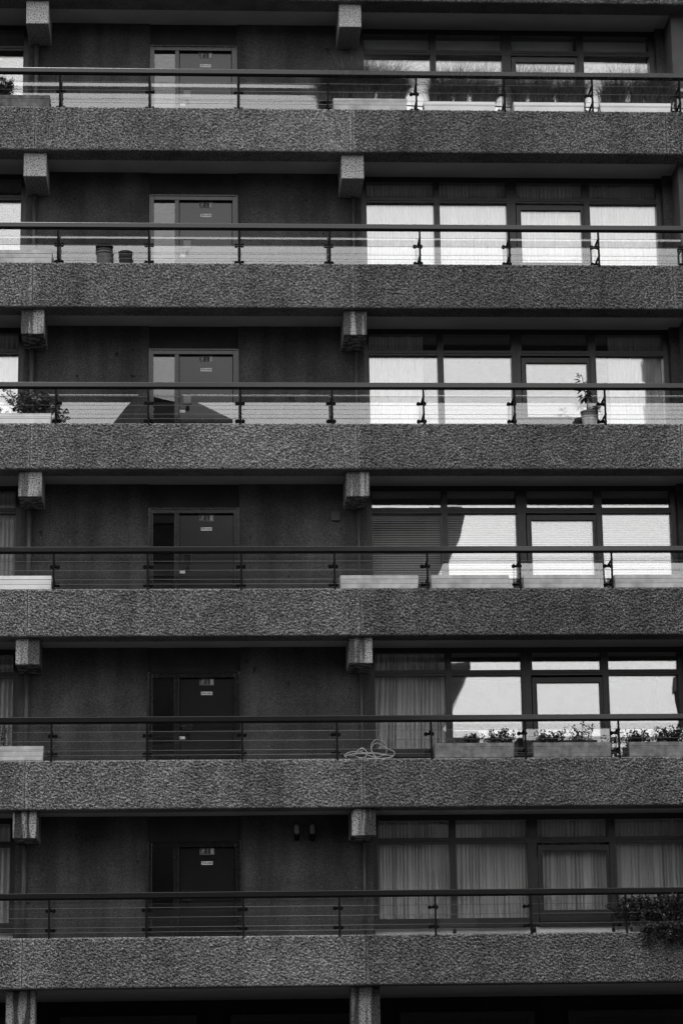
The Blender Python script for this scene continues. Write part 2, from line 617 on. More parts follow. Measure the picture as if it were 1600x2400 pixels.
# ---- back walls, floor by floor
DX0, DX1, DTOP = 3.135, 4.628, 1.57      # door opening
WX0, WX1 = 6.735, 11.93                  # window opening right; left one is mirrored
def wall_piece(x0, x1, z0, z1, parent, mat='wall', y0=WALL, y1=WALL + 0.25):
    return add("wall", MB().box(x0, x1, y0, y1, z0, z1), mat, parent)
for k in range(-1, NF):
    z = Z(k)
    zb, ztp = z + FLOOR, z + SOFFIT
    if k == -1:
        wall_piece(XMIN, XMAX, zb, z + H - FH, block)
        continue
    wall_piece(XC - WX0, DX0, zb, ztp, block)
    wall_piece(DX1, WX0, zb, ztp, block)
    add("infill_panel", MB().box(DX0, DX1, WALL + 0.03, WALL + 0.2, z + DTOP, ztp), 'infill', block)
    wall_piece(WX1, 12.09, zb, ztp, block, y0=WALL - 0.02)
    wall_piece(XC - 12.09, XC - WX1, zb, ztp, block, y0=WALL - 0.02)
    # cross walls between neighbouring flats and balconies
    add("divider", MB().box(12.09, 12.32, 0.43, 7.0, zb, ztp - 0.002), 'fin', block)
    add("divider", MB().box(XC - 12.32, XC - 12.09, 0.43, 7.0, zb, ztp - 0.002), 'fin', block)
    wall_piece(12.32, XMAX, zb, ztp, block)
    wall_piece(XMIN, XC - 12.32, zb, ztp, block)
    # rooms: inner cross wall
    add("inner_wall", MB().box(6.48, 6.60, WALL + 0.25, 7.0, zb, ztp), 'room', block)
    add("inner_wall", MB().box(XC - 6.60, XC - 6.48, WALL + 0.25, 7.0, zb, ztp), 'room', block)
    add("inner_wall", MB().box(6.60, 12.09, 4.6, 4.75, zb, ztp), 'room', block)
    add("inner_wall", MB().box(XC - 12.09, XC - 6.60, 4.6, 4.75, zb, ztp), 'room', block)
    # slim painted pipe beside each beam
    for px in (1.193, 6.592):
        add("service_pipe", MB().tube([(px, WALL - 0.045, zb), (px, WALL - 0.045, ztp)], 0.042 if px < 3 else 0.022, 12), 'pipe', block, smooth=True)

# ---- windows
RW = np.random.default_rng(5)
WW = WALL + 0.15
def build_windows(k, mirror, bays, parent):
    z = Z(k)
    def X(a, b):
        return (XC - b, XC - a) if mirror else (a, b)
    sillmat = 'sill_white' if k == 5 else 'sill'
    # (frame left, pane left, pane right, frame right, kind)
    spec = [(6.735, 6.832, 7.988, 8.038, 'fixed'), (8.038, 8.089, 9.240, 9.32, 'fixed'),
            (9.32, 9.484, 10.518, 10.60, 'door'), (10.60, 10.679, 11.832, 11.93, 'fixed')]
    for bi in bays:
        fl, pl, pr, fr, kind = spec[bi]
        y0, y1 = WW - 0.012, WW + 0.10
        T0, T1, P1, P0 = 1.605, 1.885, 1.512, 0.32
        mb = MB()
        def b(x0, x1, z0, z1, ya=y0, yb=y1):
            a, c = X(x0, x1)
            mb.box(a, c, ya, yb, z + z0, z + z1)
        tl, tr = (pl, pr) if kind == 'fixed' else (9.42, 10.555)
        b(fl, fr, T1, SOFFIT - 0.002)                   # head
        b(fl, tl, P1, T1); b(tr, fr, P1, T1)            # jambs beside the transom
        b(tl, tr, P1, T0)                               # transom bar
        if kind == 'fixed':
            b(fl, pl, P0, P1); b(pr, fr, P0, P1)
            b(fl, fr, 0.20, P0)
            b(fl, fr, 0.17, 0.20, y0 - 0.05, y1)        # sill nosing
        else:
            b(fl, 9.395, 0.20, P1); b(10.575, fr, 0.20, P1)
            b(9.395, 10.575, 0.17, 0.24)
        # thin glazing beads give each frame its double line
        for (bx0, bx1) in ((pl - 0.03, pl - 0.018), (pr + 0.018, pr + 0.03)):
            b(bx0, bx1, P0 + 0.02 if kind == 'fixed' else 0.45, P1 - 0.02 if kind == 'fixed' else 1.35, y0 - 0.012 - (0.006 if kind == 'door' else 0), y0 + 0.002)
        b(tl, tr, P1 + 0.035, P1 + 0.048, y0 - 0.012, y0 + 0.002)
        w = add("window" if kind == 'fixed' else "balcony_door", mb, 'frame', parent, bevel=0.003)
        # low panel under the glass
        a, c = X(fl + 0.03, fr - 0.03)
        add("spandrel_panel", MB().box(a, c, WW + 0.03, WW + 0.12, z + FLOOR, z + 0.17), sillmat, w)
        # panes, each with its own tiny tilt as real glazing has
        def pane(nm, x0, x1, z0, z1, yy, mat, rx=None, rz=None):
            a, c = X(x0, x1)
            cx, cz = (a + c) / 2, (z0 + z1) / 2 + z
            hw, hz = (c - a) / 2 + 0.006, (z1 - z0) / 2 + 0.006
            rx = RW.normal(0, 0.0010) if rx is None else rx
            rz = RW.normal(0, 0.0012) if rz is None else rz
            m2 = Matrix.Rotation(rz, 3, 'Z') @ Matrix.Rotation(rx, 3, 'X')
            t = MB().box(-hw, hw, -0.004, 0.004, -hz, hz)
            t.v = [tuple(m2 @ Vector(q) + Vector((cx, yy, cz))) for q in t.v]
            # second sheet of the sealed unit, never quite parallel to the first
            m3 = Matrix.Rotation(rz + RW.normal(0, 0.0009), 3, 'Z') @ Matrix.Rotation(rx + RW.normal(0, 0.0006), 3, 'X')
            t2 = MB().box(-hw, hw, -0.004, 0.004, -hz, hz)
            n0 = len(t.v)
            t.v += [tuple(m3 @ Vector(q) + Vector((cx, yy + 0.028, cz))) for q in t2.v]
            t.f += [tuple(i + n0 for i in q) for q in t2.f]
            return add(nm, t, mat, w)
        TR = PANE_TILT.get((k, bi, mirror), (None, None))
        pane("transom_pane", tl, tr, T0, T1, WW + 0.062, 'glass_win')
        if kind == 'fixed':
            pane("pane", pl, pr, P0, P1, WW + 0.062, 'glass_win', *TR)
        else:
            sb = MB()
            def s(x0, x1, z0, z1):
                a, c = X(x0, x1)
                sb.box(a, c, WW - 0.03, WW + 0.05, z + z0, z + z1)
            s(9.405, 9.484, 0.25, 1.475); s(10.518, 10.566, 0.25, 1.475)
            s(9.484, 10.518, 1.385, 1.475); s(9.484, 10.518, 0.25, 0.435)
            add("door_sash", sb, 'frame', w, bevel=0.004)
            pane("pane", 9.484, 10.518, 0.435, 1.385, WW + 0.02, 'glass_win', *TR)

PANE_TILT = {(0, 3, False): (0.0, 0.018), (1, 3, False): (0, 0), (2, 3, False): (0.0, 0.017), (3, 3, False): (0, 0), (4, 3, False): (0.0, 0.012), (4, 1, False): (0, 0), (3, 1, False): (0, 0), (3, 0, False): (0, 0)}
for k in range(NF):
    build_windows(k, False, (0, 1, 2, 3), block)
    build_windows(k, True, (0, 1, 2, 3), block)

# ---- escape doors with a slim side light
def fire_door(k, parent):
    z = Z(k)
    zb = z + FLOOR
    y0, y1 = WALL - 0.02, WALL + 0.12
    leaf = add("door", MB().box(3.642, 4.530, WALL + 0.055, WALL + 0.10, zb + 0.01, z + 1.468), 'door', parent, bevel=0.003)
    fr = MB()
    fr.box(DX0, DX0 + 0.075, y0, y1, zb, z + DTOP)
    fr.box(DX1 - 0.09, DX1, y0, y1, zb, z + DTOP)
    fr.box(DX0 + 0.075, DX1 - 0.09, y0, y1, z + 1.475, z + DTOP)
    fr.box(3.562, 3.635, y0, y1, zb, z + 1.475)
    # moulded outer edge
    fr.box(DX0 - 0.004, DX0 + 0.022, y0 - 0.018, y0 + 0.002, zb, z + DTOP)
    fr.box(DX1 - 0.022, DX1 + 0.004, y0 - 0.018, y0 + 0.002, zb, z + DTOP)
    fr.box(DX0 + 0.022, DX1 - 0.022, y0 - 0.018, y0 + 0.002, z + DTOP - 0.026, z + DTOP)
    add("door_frame", fr, 'doorframe', leaf, bevel=0.004)
    sp = MB().box(DX0 + 0.07, 3.567, WALL + 0.06, WALL + 0.066, zb, z + 1.48)
    rz, rx = RW.normal(0, 0.0012), RW.normal(0, 0.001)
    add("side_light", sp, 'glass_door', leaf)
    # stair lobby behind the glass, left dark
    vf = MB()
    a0, a1, c0, c1 = 3.690, 3.850, z + 0.625, z + 0.800
    for bx in ((a0, a0 + 0.018, c0, c1), (a1 - 0.018, a1, c0, c1), (a0 + 0.018, a1 - 0.018, c0, c0 + 0.018), (a0 + 0.018, a1 - 0.018, c1 - 0.018, c1)):
        vf.box(bx[0], bx[1], WALL + 0.035, WALL + 0.054, bx[2], bx[3])
    add("vision_frame", vf, 'doorframe', leaf, bevel=0.003)
    add("vision_pane", MB().box(a0 + 0.017, a1 - 0.017, WALL + 0.048, WALL + 0.0535, c0 + 0.017, c1 - 0.017), 'vision', leaf)
    kn = MB()
    cy = WALL + 0.054
    prof = [(0.010, 0.0), (0.014, -0.03), (0.030, -0.045), (0.034, -0.06), (0.028, -0.075), (0.010, -0.082)]
    kk = 16
    b0 = len(kn.v)
    for r, d in prof:
        for j in range(kk):
            t = 2 * math.pi * j / kk
            kn.v.append((3.777 + r * math.cos(t), cy + d, z + 0.555 + r * math.sin(t)))
    for i in range(len(prof) - 1):
        for j in range(kk):
            j2 = (j + 1) % kk
            kn.f.append((i * kk + j, i * kk + j2, (i + 1) * kk + j2, (i + 1) * kk + j))
    kn.f.append(tuple((len(prof) - 1) * kk + j for j in range(kk)))
    add("knob", kn, 'clamp', leaf, smooth=True)
    add("lock_plate", MB().box(3.662, 3.722, WALL + 0.049, WALL + 0.054, z + 0.545, z + 0.605), 'doorframe', leaf)
    if k != 5:
        add("label_plate", MB().box(3.648, 3.738, WALL + 0.049, WALL + 0.0545, z + 0.478, z + 0.526), 'sign_white', leaf)
    add("lobby_wall", MB().box(2.6, 5.2, 3.0, 3.1, zb, z + SOFFIT), 'room', leaf)
for k in range(NF):
    fire_door(k, block)

# ---- ground storey: deep undercroft behind columns
zu = Z(5) - FH
add("undercroft_soffit", MB().box(XMIN, XMAX, 0.47, 4.6, zu + 0.004, zu + 0.012), 'soffit', block)
for cx in (1.214, 6.535, 12.1, -4.4):
    o = add("column", MB().box(cx - 0.224, cx + 0.224, 0.35, 0.85, GROUND, zu - 0.002), 'beam', block, bevel=0.015)
    o['stain'] = 0.95
add("undercroft_wall", MB().box(XMIN, XMAX, 4.6, 4.8, GROUND, zu), 'panel', block)
for i in range(7):
    x = -4.2 + i * 2.9
    mb = MB()
    mb.box(x, x + 0.12, 4.5, 4.6, GROUND, zu - 0.25); mb.box(x + 2.2, x + 2.32, 4.5, 4.6, GROUND, zu - 0.25)
    mb.box(x + 0.12, x + 2.2, 4.5, 4.6, zu - 0.37, zu - 0.25); mb.box(x + 0.12, x + 2.2, 4.5, 4.6, GROUND + 0.9, GROUND + 1.0)
    w = add("undercroft_window", mb, 'frame', block)
    add("pane", MB().box(x + 0.12, x + 2.2, 4.55, 4.56, GROUND + 1.0, zu - 0.37), 'opp_glass', w)

# ------------------------------------------------------------------ railings
POSTS = [1.655 + 1.4915 * i for i in range(-2, 10)]
def railing(k):
    z = Z(k)
    r = thing("balcony_railing", "", "railing", (4, 0, z))
    xa, xb = POSTS[0] - 0.7, POSTS[-1] + 0.7
    hr = MB()
    hr.box(xa, xb, -0.035, 0.055, z + 0.592, z + 0.676)
    add("handrail", hr, 'rail', r, bevel=0.008)
    add("rail_channel", MB().box(xa, xb, -0.02, 0.04, z + 0.572, z + 0.5915), 'clamp', r)
    for zc in (0.444, 0.296, 0.147, 0.071):
        add("cable", MB().tube([(xa, 0.008, z + zc), (xb, 0.008, z + zc)], 0.0032, 6), 'cable', r, smooth=True)
    for i, px in enumerate(POSTS):
        pm = MB().box(px - 0.014, px + 0.014, -0.012, 0.038, z - 0.02, z + 0.57)
        p = add("post", pm, 'post', r, bevel=0.003)
        for zc in (0.435, 0.134):
            arm = MB()
            arm.tube([(px, 0.03, z + zc + 0.02), (px, GLASS - 0.03, z + zc)], [0.016, 0.020], 8)
            arm.tube([(px - 0.012, 0.012, z + zc + 0.02), (px + 0.020, 0.012, z + zc + 0.02)], 0.014, 8)
            add("bracket_arm", arm, 'clamp', p, smooth=True)
            cl = MB()
            # two round cheeks joined by a bar, gripping the glass edges left and right of the post
            for sx in (-1, 1):
                cx = px + sx * 0.052
                pts = []
                for t in range(16):
                    a = 2 * math.pi * t / 16
                    pts.append((cx + 0.030 * math.cos(a), z + zc + 0.030 * math.sin(a)))
                cl.prism_y(pts[::-1], GLASS - 0.028, GLASS + 0.028)
            cl.box(px - 0.05, px + 0.05, GLASS - 0.024, GLASS + 0.024, z + zc - 0.017, z + zc + 0.017)
            add("glass_clamp", cl, 'clamp', p, bevel=0.004)
    ends = [xa] + POSTS + [xb]
    for i in range(len(ends) - 1):
        a, b = ends[i] + 0.026, ends[i + 1] - 0.026
        rx, rz = RW.normal(0, 0.0012), RW.normal(0, 0.0012)
        m2 = Matrix.Rotation(rz, 3, 'Z') @ Matrix.Rotation(rx, 3, 'X')
        t = MB().box(-(b - a) / 2, (b - a) / 2, -0.005, 0.005, -0.285, 0.285)
        c = Vector(((a + b) / 2, GLASS, z + 0.303))
        t.v = [tuple(m2 @ Vector(q) + c) for q in t.v]
        add("glass_panel", t, 'glass_rail', r)
    return r
for k in range(NF):
    r = railing(k)
    tag(r, "dark metal handrail with glass panels and steel cables " + WHERE[k], "railing", "balcony railings")

# ------------------------------------------------------------------ signs on the doors
def stroke(mb, pts, w, y0, y1):
    for (xa, za), (xb, zb) in zip(pts[:-1], pts[1:]):
        dx, dz = xb - xa, zb - za
        L = math.hypot(dx, dz) or 1e-6
        nx, nz = -dz / L * w / 2, dx / L * w / 2
        ex, ez = dx / L * w * 0.3, dz / L * w * 0.3
        mb.prism_y([(xa + nx - ex, za + nz - ez), (xa - nx - ex, za - nz - ez), (xb - nx + ex, zb - nz + ez), (xb + nx + ex, zb + nz + ez)], y0, y1)
def text_mesh(body, size, depth):
    cu = bpy.data.curves.new("lettering", 'FONT')
    cu.body = body
    cu.size = size
    cu.align_x = 'CENTER'
    cu.align_y = 'CENTER'
    cu.extrude = depth
    cu.offset = 0.0009
    ob = bpy.data.objects.new("lettering", cu)
    COL.objects.link(ob)
    dg = bpy.context.evaluated_depsgraph_get()
    me = bpy.data.meshes.new_from_object(ob.evaluated_get(dg))
    bpy.data.objects.remove(ob)
    bpy.data.curves.remove(cu)
    return me
TXT = text_mesh("Fire exit", 0.044, 0.0005)
TXT.materials.clear()
TXT.materials.append(M['ink'])
for k in range(NF):
    z = Z(k)
    yd = WALL + 0.054
    cx, cz = 4.088, z + 1.413
    s = thing("running_man_sign", "running-figure pictogram sign with arrow, door " + WHERE[k], "sign", (cx, yd, cz), "pictogram signs on the escape doors")
    w, h = 0.115, 0.052
    add("plate", MB().box(cx - w, cx + w, yd - 0.004, yd - 0.0005, cz - h, cz + h), 'sign_dark', s)
    bd = MB()
    for q in ((cx - w, cx + w, cz + h - 0.004, cz + h), (cx - w, cx + w, cz - h, cz - h + 0.004), (cx - w, cx - w + 0.004, cz - h + 0.004, cz + h - 0.004), (cx + w - 0.004, cx + w, cz - h + 0.004, cz + h - 0.004)):
        bd.box(q[0], q[1], yd - 0.0052, yd - 0.0041, q[2], q[3])
    add("border", bd, 'sign_light', s)
    mn = MB()
    ox, oz, f = cx - 0.065, cz, 0.042
    ya, yb = yd - 0.006, yd - 0.0041
    mn.prism_y([(ox + 0.25 * f + 0.20 * f * math.cos(t * math.pi / 6), oz + 0.85 * f + 0.20 * f * math.sin(t * math.pi / 6)) for t in range(12)][::-1], ya, yb)
    S = lambda *p: [(ox + a * f, oz + b_ * f) for a, b_ in p]
    stroke(mn, S((0.12, 0.5), (-0.12, -0.1)), 0.36 * f, ya, yb)
    stroke(mn, S((0.10, 0.5), (0.45, 0.2), (0.75, 0.38)), 0.17 * f, ya - 0.0003, yb)
    stroke(mn, S((0.05, 0.55), (-0.4, 0.5), (-0.6, 0.15)), 0.17 * f, ya - 0.0006, yb)
    stroke(mn, S((-0.08, -0.1), (0.30, -0.40), (0.22, -0.95)), 0.22 * f, ya - 0.0009, yb)
    stroke(mn, S((-0.15, -0.1), (-0.38, -0.62), (-0.95, -0.66)), 0.20 * f, ya - 0.0012, yb)
    add("running_figure", mn, 'sign_light', s)
    ar = MB()
    ar.box(cx + 0.006, cx + 0.013, ya, yb, cz - 0.024, cz + 0.038)
    ar.prism_y([(cx + 0.0095, cz - 0.040), (cx + 0.018, cz - 0.024), (cx + 0.001, cz - 0.024)][::-1], ya, yb)
    add("arrow", ar, 'sign_light', s)
    add("doorway", MB().box(cx + 0.058, cx + 0.103, ya, yb, cz - 0.042, cz + 0.042), 'sign_light', s)
    cx, cz = 4.087, z + 1.226
    s = thing("fire_exit_sign", "small white plate reading Fire exit on the door " + WHERE[k], "sign", (cx, yd, cz), "lettered signs on the escape doors")
    add("plate", MB().box(cx - 0.091, cx + 0.091, yd - 0.004, yd - 0.0005, cz - 0.027, cz + 0.027), 'sign_white', s)
    o = bpy.data.objects.new("lettering", TXT)
    COL.objects.link(o)
    o.parent = s
    o.rotation_euler = (math.radians(90), 0, 0)
    o.location = (0, -0.0048, 0.002)
    dt = MB()
    for sx in (-1, 1):
        dt.prism_y([(cx + sx * 0.083, cz), (cx + sx * 0.075, cz + 0.007), (cx + sx * 0.075, cz - 0.007)][::(-1 if sx > 0 else 1)], yd - 0.0053, yd - 0.0041)
    add("arrow_marks", dt, 'ink', s)

# ------------------------------------------------------------------ curtains and blinds
def curtain(x0, x1, k, label, z0=0.16, z1=1.9, folds=9.0, amp=0.04, y=1.33, seed=0, pinch=0.0, mat='curtain', group="window curtains"):
    z = Z(k)
    r = np.random.default_rng(seed)
    nx, nz = int((x1 - x0) / 0.006) + 2, 12
    xs = np.linspace(x0, x1, nx)
    ph = np.cumsum(np.clip(r.normal(1.0, 0.55, nx), 0.1, 3.0)) * (xs[1] - xs[0]) * folds * 2 * math.pi
    ph2 = np.cumsum(np.clip(r.normal(1.0, 0.6, nx), 0.1, 3.0)) * (xs[1] - xs[0]) * folds * 0.37 * 2 * math.pi
    dep = np.clip(r.normal(0.9, 0.5, 4000), 0.15, 2.0)[(ph / math.pi).astype(int)]
    t = np.linspace(0, 1, nz)
    mb = MB()
    X = np.zeros((nx, nz)); Y = np.zeros((nx, nz)); Zz = np.zeros((nx, nz))
    for j in range(nz):
        a = amp * (0.75 + 0.5 * t[j])
        s1, s2 = np.sin(ph + 0.4 * t[j]), np.sin(ph2 + 0.9 * t[j])
        Y[:, j] = y + a * dep * 2.6 * (1 - np.abs(s1) ** 0.45) + a * 0.35 * (s2 + 1)
        X[:, j] = xs + pinch * (t[j] - 0.5) * (xs - x1) + 0.012 * np.cos(ph2) * t[j]
        Zz[:, j] = z + z1 + (z0 - z1) * t[j]
    vv = np.stack([X, Y, Zz], 2).reshape(-1, 3)
    mb.v = [tuple(q) for q in vv]
    for i in range(nx - 1):
        for j in range(nz - 1):
            mb.f.append((i * nz + j, i * nz + j + 1, (i + 1) * nz + j + 1, (i + 1) * nz + j))
    root = thing("curtain", label, "curtain", ((x0 + x1) / 2, y, z + z0), group)
    add("cloth", mb, mat, root, smooth=True)
    add("curtain_track", MB().box(x0 - 0.02, x1 + 0.02, y - 0.02, y + 0.02, z + z1, z + z1 + 0.03), 'frame', root)
    return root
# top flat: plain roller blinds
for bi, (a, b, w_) in enumerate(((6.78, 7.99, "first"), (8.05, 9.25, "second"), (9.40, 10.53, "third"), (10.63, 11.82, "fourth"))):
    rb = thing("roller_blind", "plain pale roller blind behind the %s window bay from the left %s" % (w_, WHERE[0]), "blind", ((a + b) / 2, 1.39, 0.2), "roller blinds of the top flat")
    add("cloth", MB().box(a, b, 1.388, 1.392, 0.2, 1.875), 'curtain', rb)
    add("roller", MB().tube([(a, 1.39, 1.90), (b, 1.39, 1.90)], 0.025, 10), 'frame', rb, smooth=True)
    add("bottom_bar", MB().box(a, b, 1.38, 1.40, 0.175, 0.2), 'blind', rb)
curtain(6.72, 9.28, 1, "white net curtain across the two left panes " + WHERE[1], seed=1, folds=8)
curtain(9.36, 11.92, 1, "white net curtain across the glazed door and right pane " + WHERE[1], seed=2, folds=8)
curtain(6.72, 7.76, 2, "white curtain drawn over most of the first pane " + WHERE[2], seed=3, folds=9, amp=0.035)
curtain(10.92, 11.92, 2, "white curtain behind the rightmost pane beside the divider " + WHERE[2], seed=4, folds=9, amp=0.035)
curtain(6.76, 8.0, 4, "gathered white curtain in the first pane above the garden hose " + WHERE[4], seed=5, folds=7.5, amp=0.045, pinch=0.06)
curtain(6.72, 8.05, 5, "long pleated curtain in the first pane " + WHERE[5], seed=6, folds=9, amp=0.04)
curtain(8.05, 9.28, 5, "long pleated curtain in the second pane " + WHERE[5], seed=7, folds=9, amp=0.04)
curtain(9.36, 10.55, 5, "long pleated curtain behind the glazed door " + WHERE[5], seed=8, folds=8, amp=0.045)
curtain(10.62, 11.92, 5, "long pleated curtain in the rightmost pane behind the bush " + WHERE[5], seed=9, folds=9, amp=0.04)
for k in (2, 3, 4, 5):
    curtain(-0.3, 1.02, k, "pale curtain in the neighbouring flat's window at the left end " + WHERE[k], seed=20 + k, folds=6.5, amp=0.045)

def venetian(x0, x1, k, label):
    z = Z(k)
    r = thing("venetian_blind", label, "blind", ((x0 + x1) / 2, 1.37, z + 0.2), "venetian blinds of the fourth flat")
    mb = MB()
    zz = z + 0.20
    while zz < z + 1.45:
        yc = 1.37
        mb.quad((x0, yc - 0.010, zz - 0.0130), (x1, yc - 0.010, zz - 0.0130), (x1, yc + 0.010, zz + 0.0135), (x0, yc + 0.010, zz + 0.0135))
        zz += 0.040
    s = add("slats", mb, 'blind', r)
    s['kind'] = 'stuff'
    cords = MB()
    for t in (0.18, 0.82):
        cx = x0 + (x1 - x0) * t
        cords.tube([(cx, 1.356, z + 0.2), (cx, 1.356, z + 1.47)], 0.0022, 5)
    add("ladder_cord", cords, 'blind', r)
    add("head_box", MB().box(x0, x1, 1.345, 1.395, z + 1.465, z + 1.505), 'blind', r)
    add("bottom_rail", MB().box(x0, x1, 1.355, 1.385, z + 0.165, z + 0.18), 'blind', r)
for (a, b, w_) in ((6.80, 7.98, "leftmost pane"), (8.06, 9.23, "second pane"), (9.44, 10.50, "glazed door"), (10.64, 11.82, "rightmost pane")):
    venetian(a, b, 3, "white venetian blind with thin slats behind the %s %s" % (w_, WHERE[3]))

# ------------------------------------------------------------------ planters
def planter(x0, x1, k, mat, label, ztop=0.225, ties=False, y0=0.075, y1=0.33):
    z = Z(k)
    r = thing("planter", label, "planter", ((x0 + x1) / 2, (y0 + y1) / 2, z), "trough planters on the balcony edges")
    t = 0.028
    mb = MB()
    # tapered trough: outer and inner walls
    ins = 0.012
    def ring(dx, zz):
        return [(x0 + dx, y0 + dx, zz), (x1 - dx, y0 + dx, zz), (x1 - dx, y1 - dx, zz), (x0 + dx, y1 - dx, zz)]
    lv = [ring(ins, z + 0.012), ring(0.004, z + ztop * 0.62), ring(0.004, z + ztop - 0.062), ring(0.0, z + ztop - 0.058), ring(0.0, z + ztop), ring(t, z + ztop), ring(t + 0.01, z + 0.05)]
    for q in lv:
        mb.v += q
    mb.f.append((3, 2, 1, 0))
    for i in range(len(lv) - 1):
        for j in range(4):
            j2 = (j + 1) % 4
            mb.f.append((4 * i + j, 4 * i + j2, 4 * i + 4 + j2, 4 * i + 4 + j))
    e = 4 * (len(lv) - 1)
    mb.f.append((e, e + 1, e + 2, e + 3))
    add("trough", mb, mat, r, bevel=0.005)
    add("soil", MB().box(x0 + t + 0.008, x1 - t - 0.008, y0 + t + 0.008, y1 - t - 0.008, z + 0.06, z + ztop - 0.03), 'soil', r)
    for fx in (x0 + 0.12, x1 - 0.12):
        add("foot", MB().box(fx - 0.05, fx + 0.05, y0 + 0.03, y1 - 0.03, z - 0.008, z + 0.0115), mat, r)
    if ties:
        tb = MB()
        tb.tube([(x1 - 0.02, y0 + 0.05, z + 0.115), (x1 + 0.28, y0 + 0.06, z + 0.10)], 0.008, 6)
        add("tie_bar", tb, 'clamp', r)
    return r
planter(6.22, 7.47, 0, 'planter', "pale weathered planter of grasses, leftmost of the four grass planters on the top balcony", 0.215, True)
planter(7.75, 8.96, 0, 'planter_white', "clean white planter, second of the four grass planters on the top balcony", 0.178, True)
planter(9.27, 10.47, 0, 'planter_white', "clean white planter, third of the four grass planters on the top balcony", 0.178, True)
planter(10.74, 11.95, 0, 'planter_white', "clean white planter, rightmost of the four grass planters on the top balcony", 0.178, True)
planter(0.24, 1.49, 0, 'planter_dark', "dark weathered planter holding a spiky shrub at the left end of the top balcony", 0.225)
planter(0.31, 1.56, 1, 'planter', "pale empty planter left of the plant pots on the second balcony down", 0.228)
planter(0.36, 1.58, 2, 'planter_white', "whitish planter with a leafy geranium on the third balcony down", 0.178)
planter(0.37, 1.62, 3, 'planter_white', "pale planter with dry vine stems at the left end of the fourth balcony", 0.228)
planter(0.28, 1.53, 4, 'planter', "pale stained planter with a climber at the left end of the fifth balcony", 0.238)
for i, (a, b) in enumerate(((6.22, 7.48), (7.68, 8.94), (9.17, 10.42), (10.65, 11.90))):
    planter(a, b, 3, 'planter', "%s of the four empty concrete planters under the blinds on the fourth balcony" % ("leftmost", "second", "third", "rightmost")[i], 0.222)
for i, (a, b) in enumerate(((7.67, 8.94), (9.24, 10.49), (10.77, 12.0))):
    planter(a, b, 4, 'planter_grey', "%s of the three grey planters with straggly plants on the fifth balcony" % ("leftmost", "middle", "rightmost")[i], 0.242)
planter(10.70, 11.95, 5, 'planter_dark', "planter hidden under the trailing bush on the lowest balcony", 0.20)

# ------------------------------------------------------------------ plants
def leaf_quad(mb, p, d, n, L, W):
    d = d.normalized()
    s = d.cross(n)
    if s.length < 1e-4:
        s = d.cross(Vector((1, 0.2, 0.1)))
    s.normalize()
    up = s.cross(d)
    a = p
    tip = p + d * L - up * L * 0.12
    m1 = p + d * L * 0.45 + s * W + up * L * 0.08
    m2 = p + d * L * 0.45 - s * W + up * L * 0.08
    b = len(mb.v)
    mb.v += [tuple(a), tuple(m1), tuple(tip), tuple(m2)]
    mb.f += [(b, b + 1, b + 2), (b, b + 2, b + 3)]

def rvec(r, spread=1.0, up=0.3):
    return Vector((r.gauss(0, spread), r.gauss(0, spread), r.gauss(up, spread * 0.7))).normalized()

def shrub(name, label, base, stems, height, spread, per, L, W, seed, lm='leaf', lean=(0, 0), droop=0.0, category="plant", group="balcony plants", xs=None):
    r = random.Random(seed)
    t = thing(name, label, category, base, group)
    st, lf = MB(), MB()
    base = Vector(base)
    for i in range(stems):
        if xs:
            p0 = base + Vector((r.uniform(*xs), r.uniform(-0.05, 0.05), 0))
        else:
            p0 = base + Vector((r.gauss(0, 0.05), r.gauss(0, 0.03), 0))
        hh = height * r.uniform(0.5, 1.05)
        tip = p0 + Vector((r.gauss(lean[0], spread), r.gauss(lean[1], spread * 0.45), hh))
        mid = (p0 + tip) / 2 + Vector((r.gauss(0, 0.04), r.gauss(0, 0.03), hh * 0.12))
        end = tip - Vector((0, 0, droop * r.random()))
        pts = []
        for q in range(7):
            u = q / 6
            pts.append(p0 * (1 - u) ** 2 + mid * 2 * u * (1 - u) + end * u * u)
        st.tube(pts, [0.005 - 0.0035 * q / 6 for q in range(7)], 5, caps=False)
        for q in range(per):
            u = 0.15 + 0.85 * r.random() ** 0.7
            p = p0 * (1 - u) ** 2 + mid * 2 * u * (1 - u) + end * u * u
            d = rvec(r, 1.0, 0.1)
            p = p + d * r.uniform(0, 0.03)
            leaf_quad(lf, p, d, rvec(r, 0.6, 0.8), L * r.uniform(0.6, 1.25), W * r.uniform(0.7, 1.2))
    add("stems", st, 'stem', t)
    add("foliage", lf, lm, t)
    return t

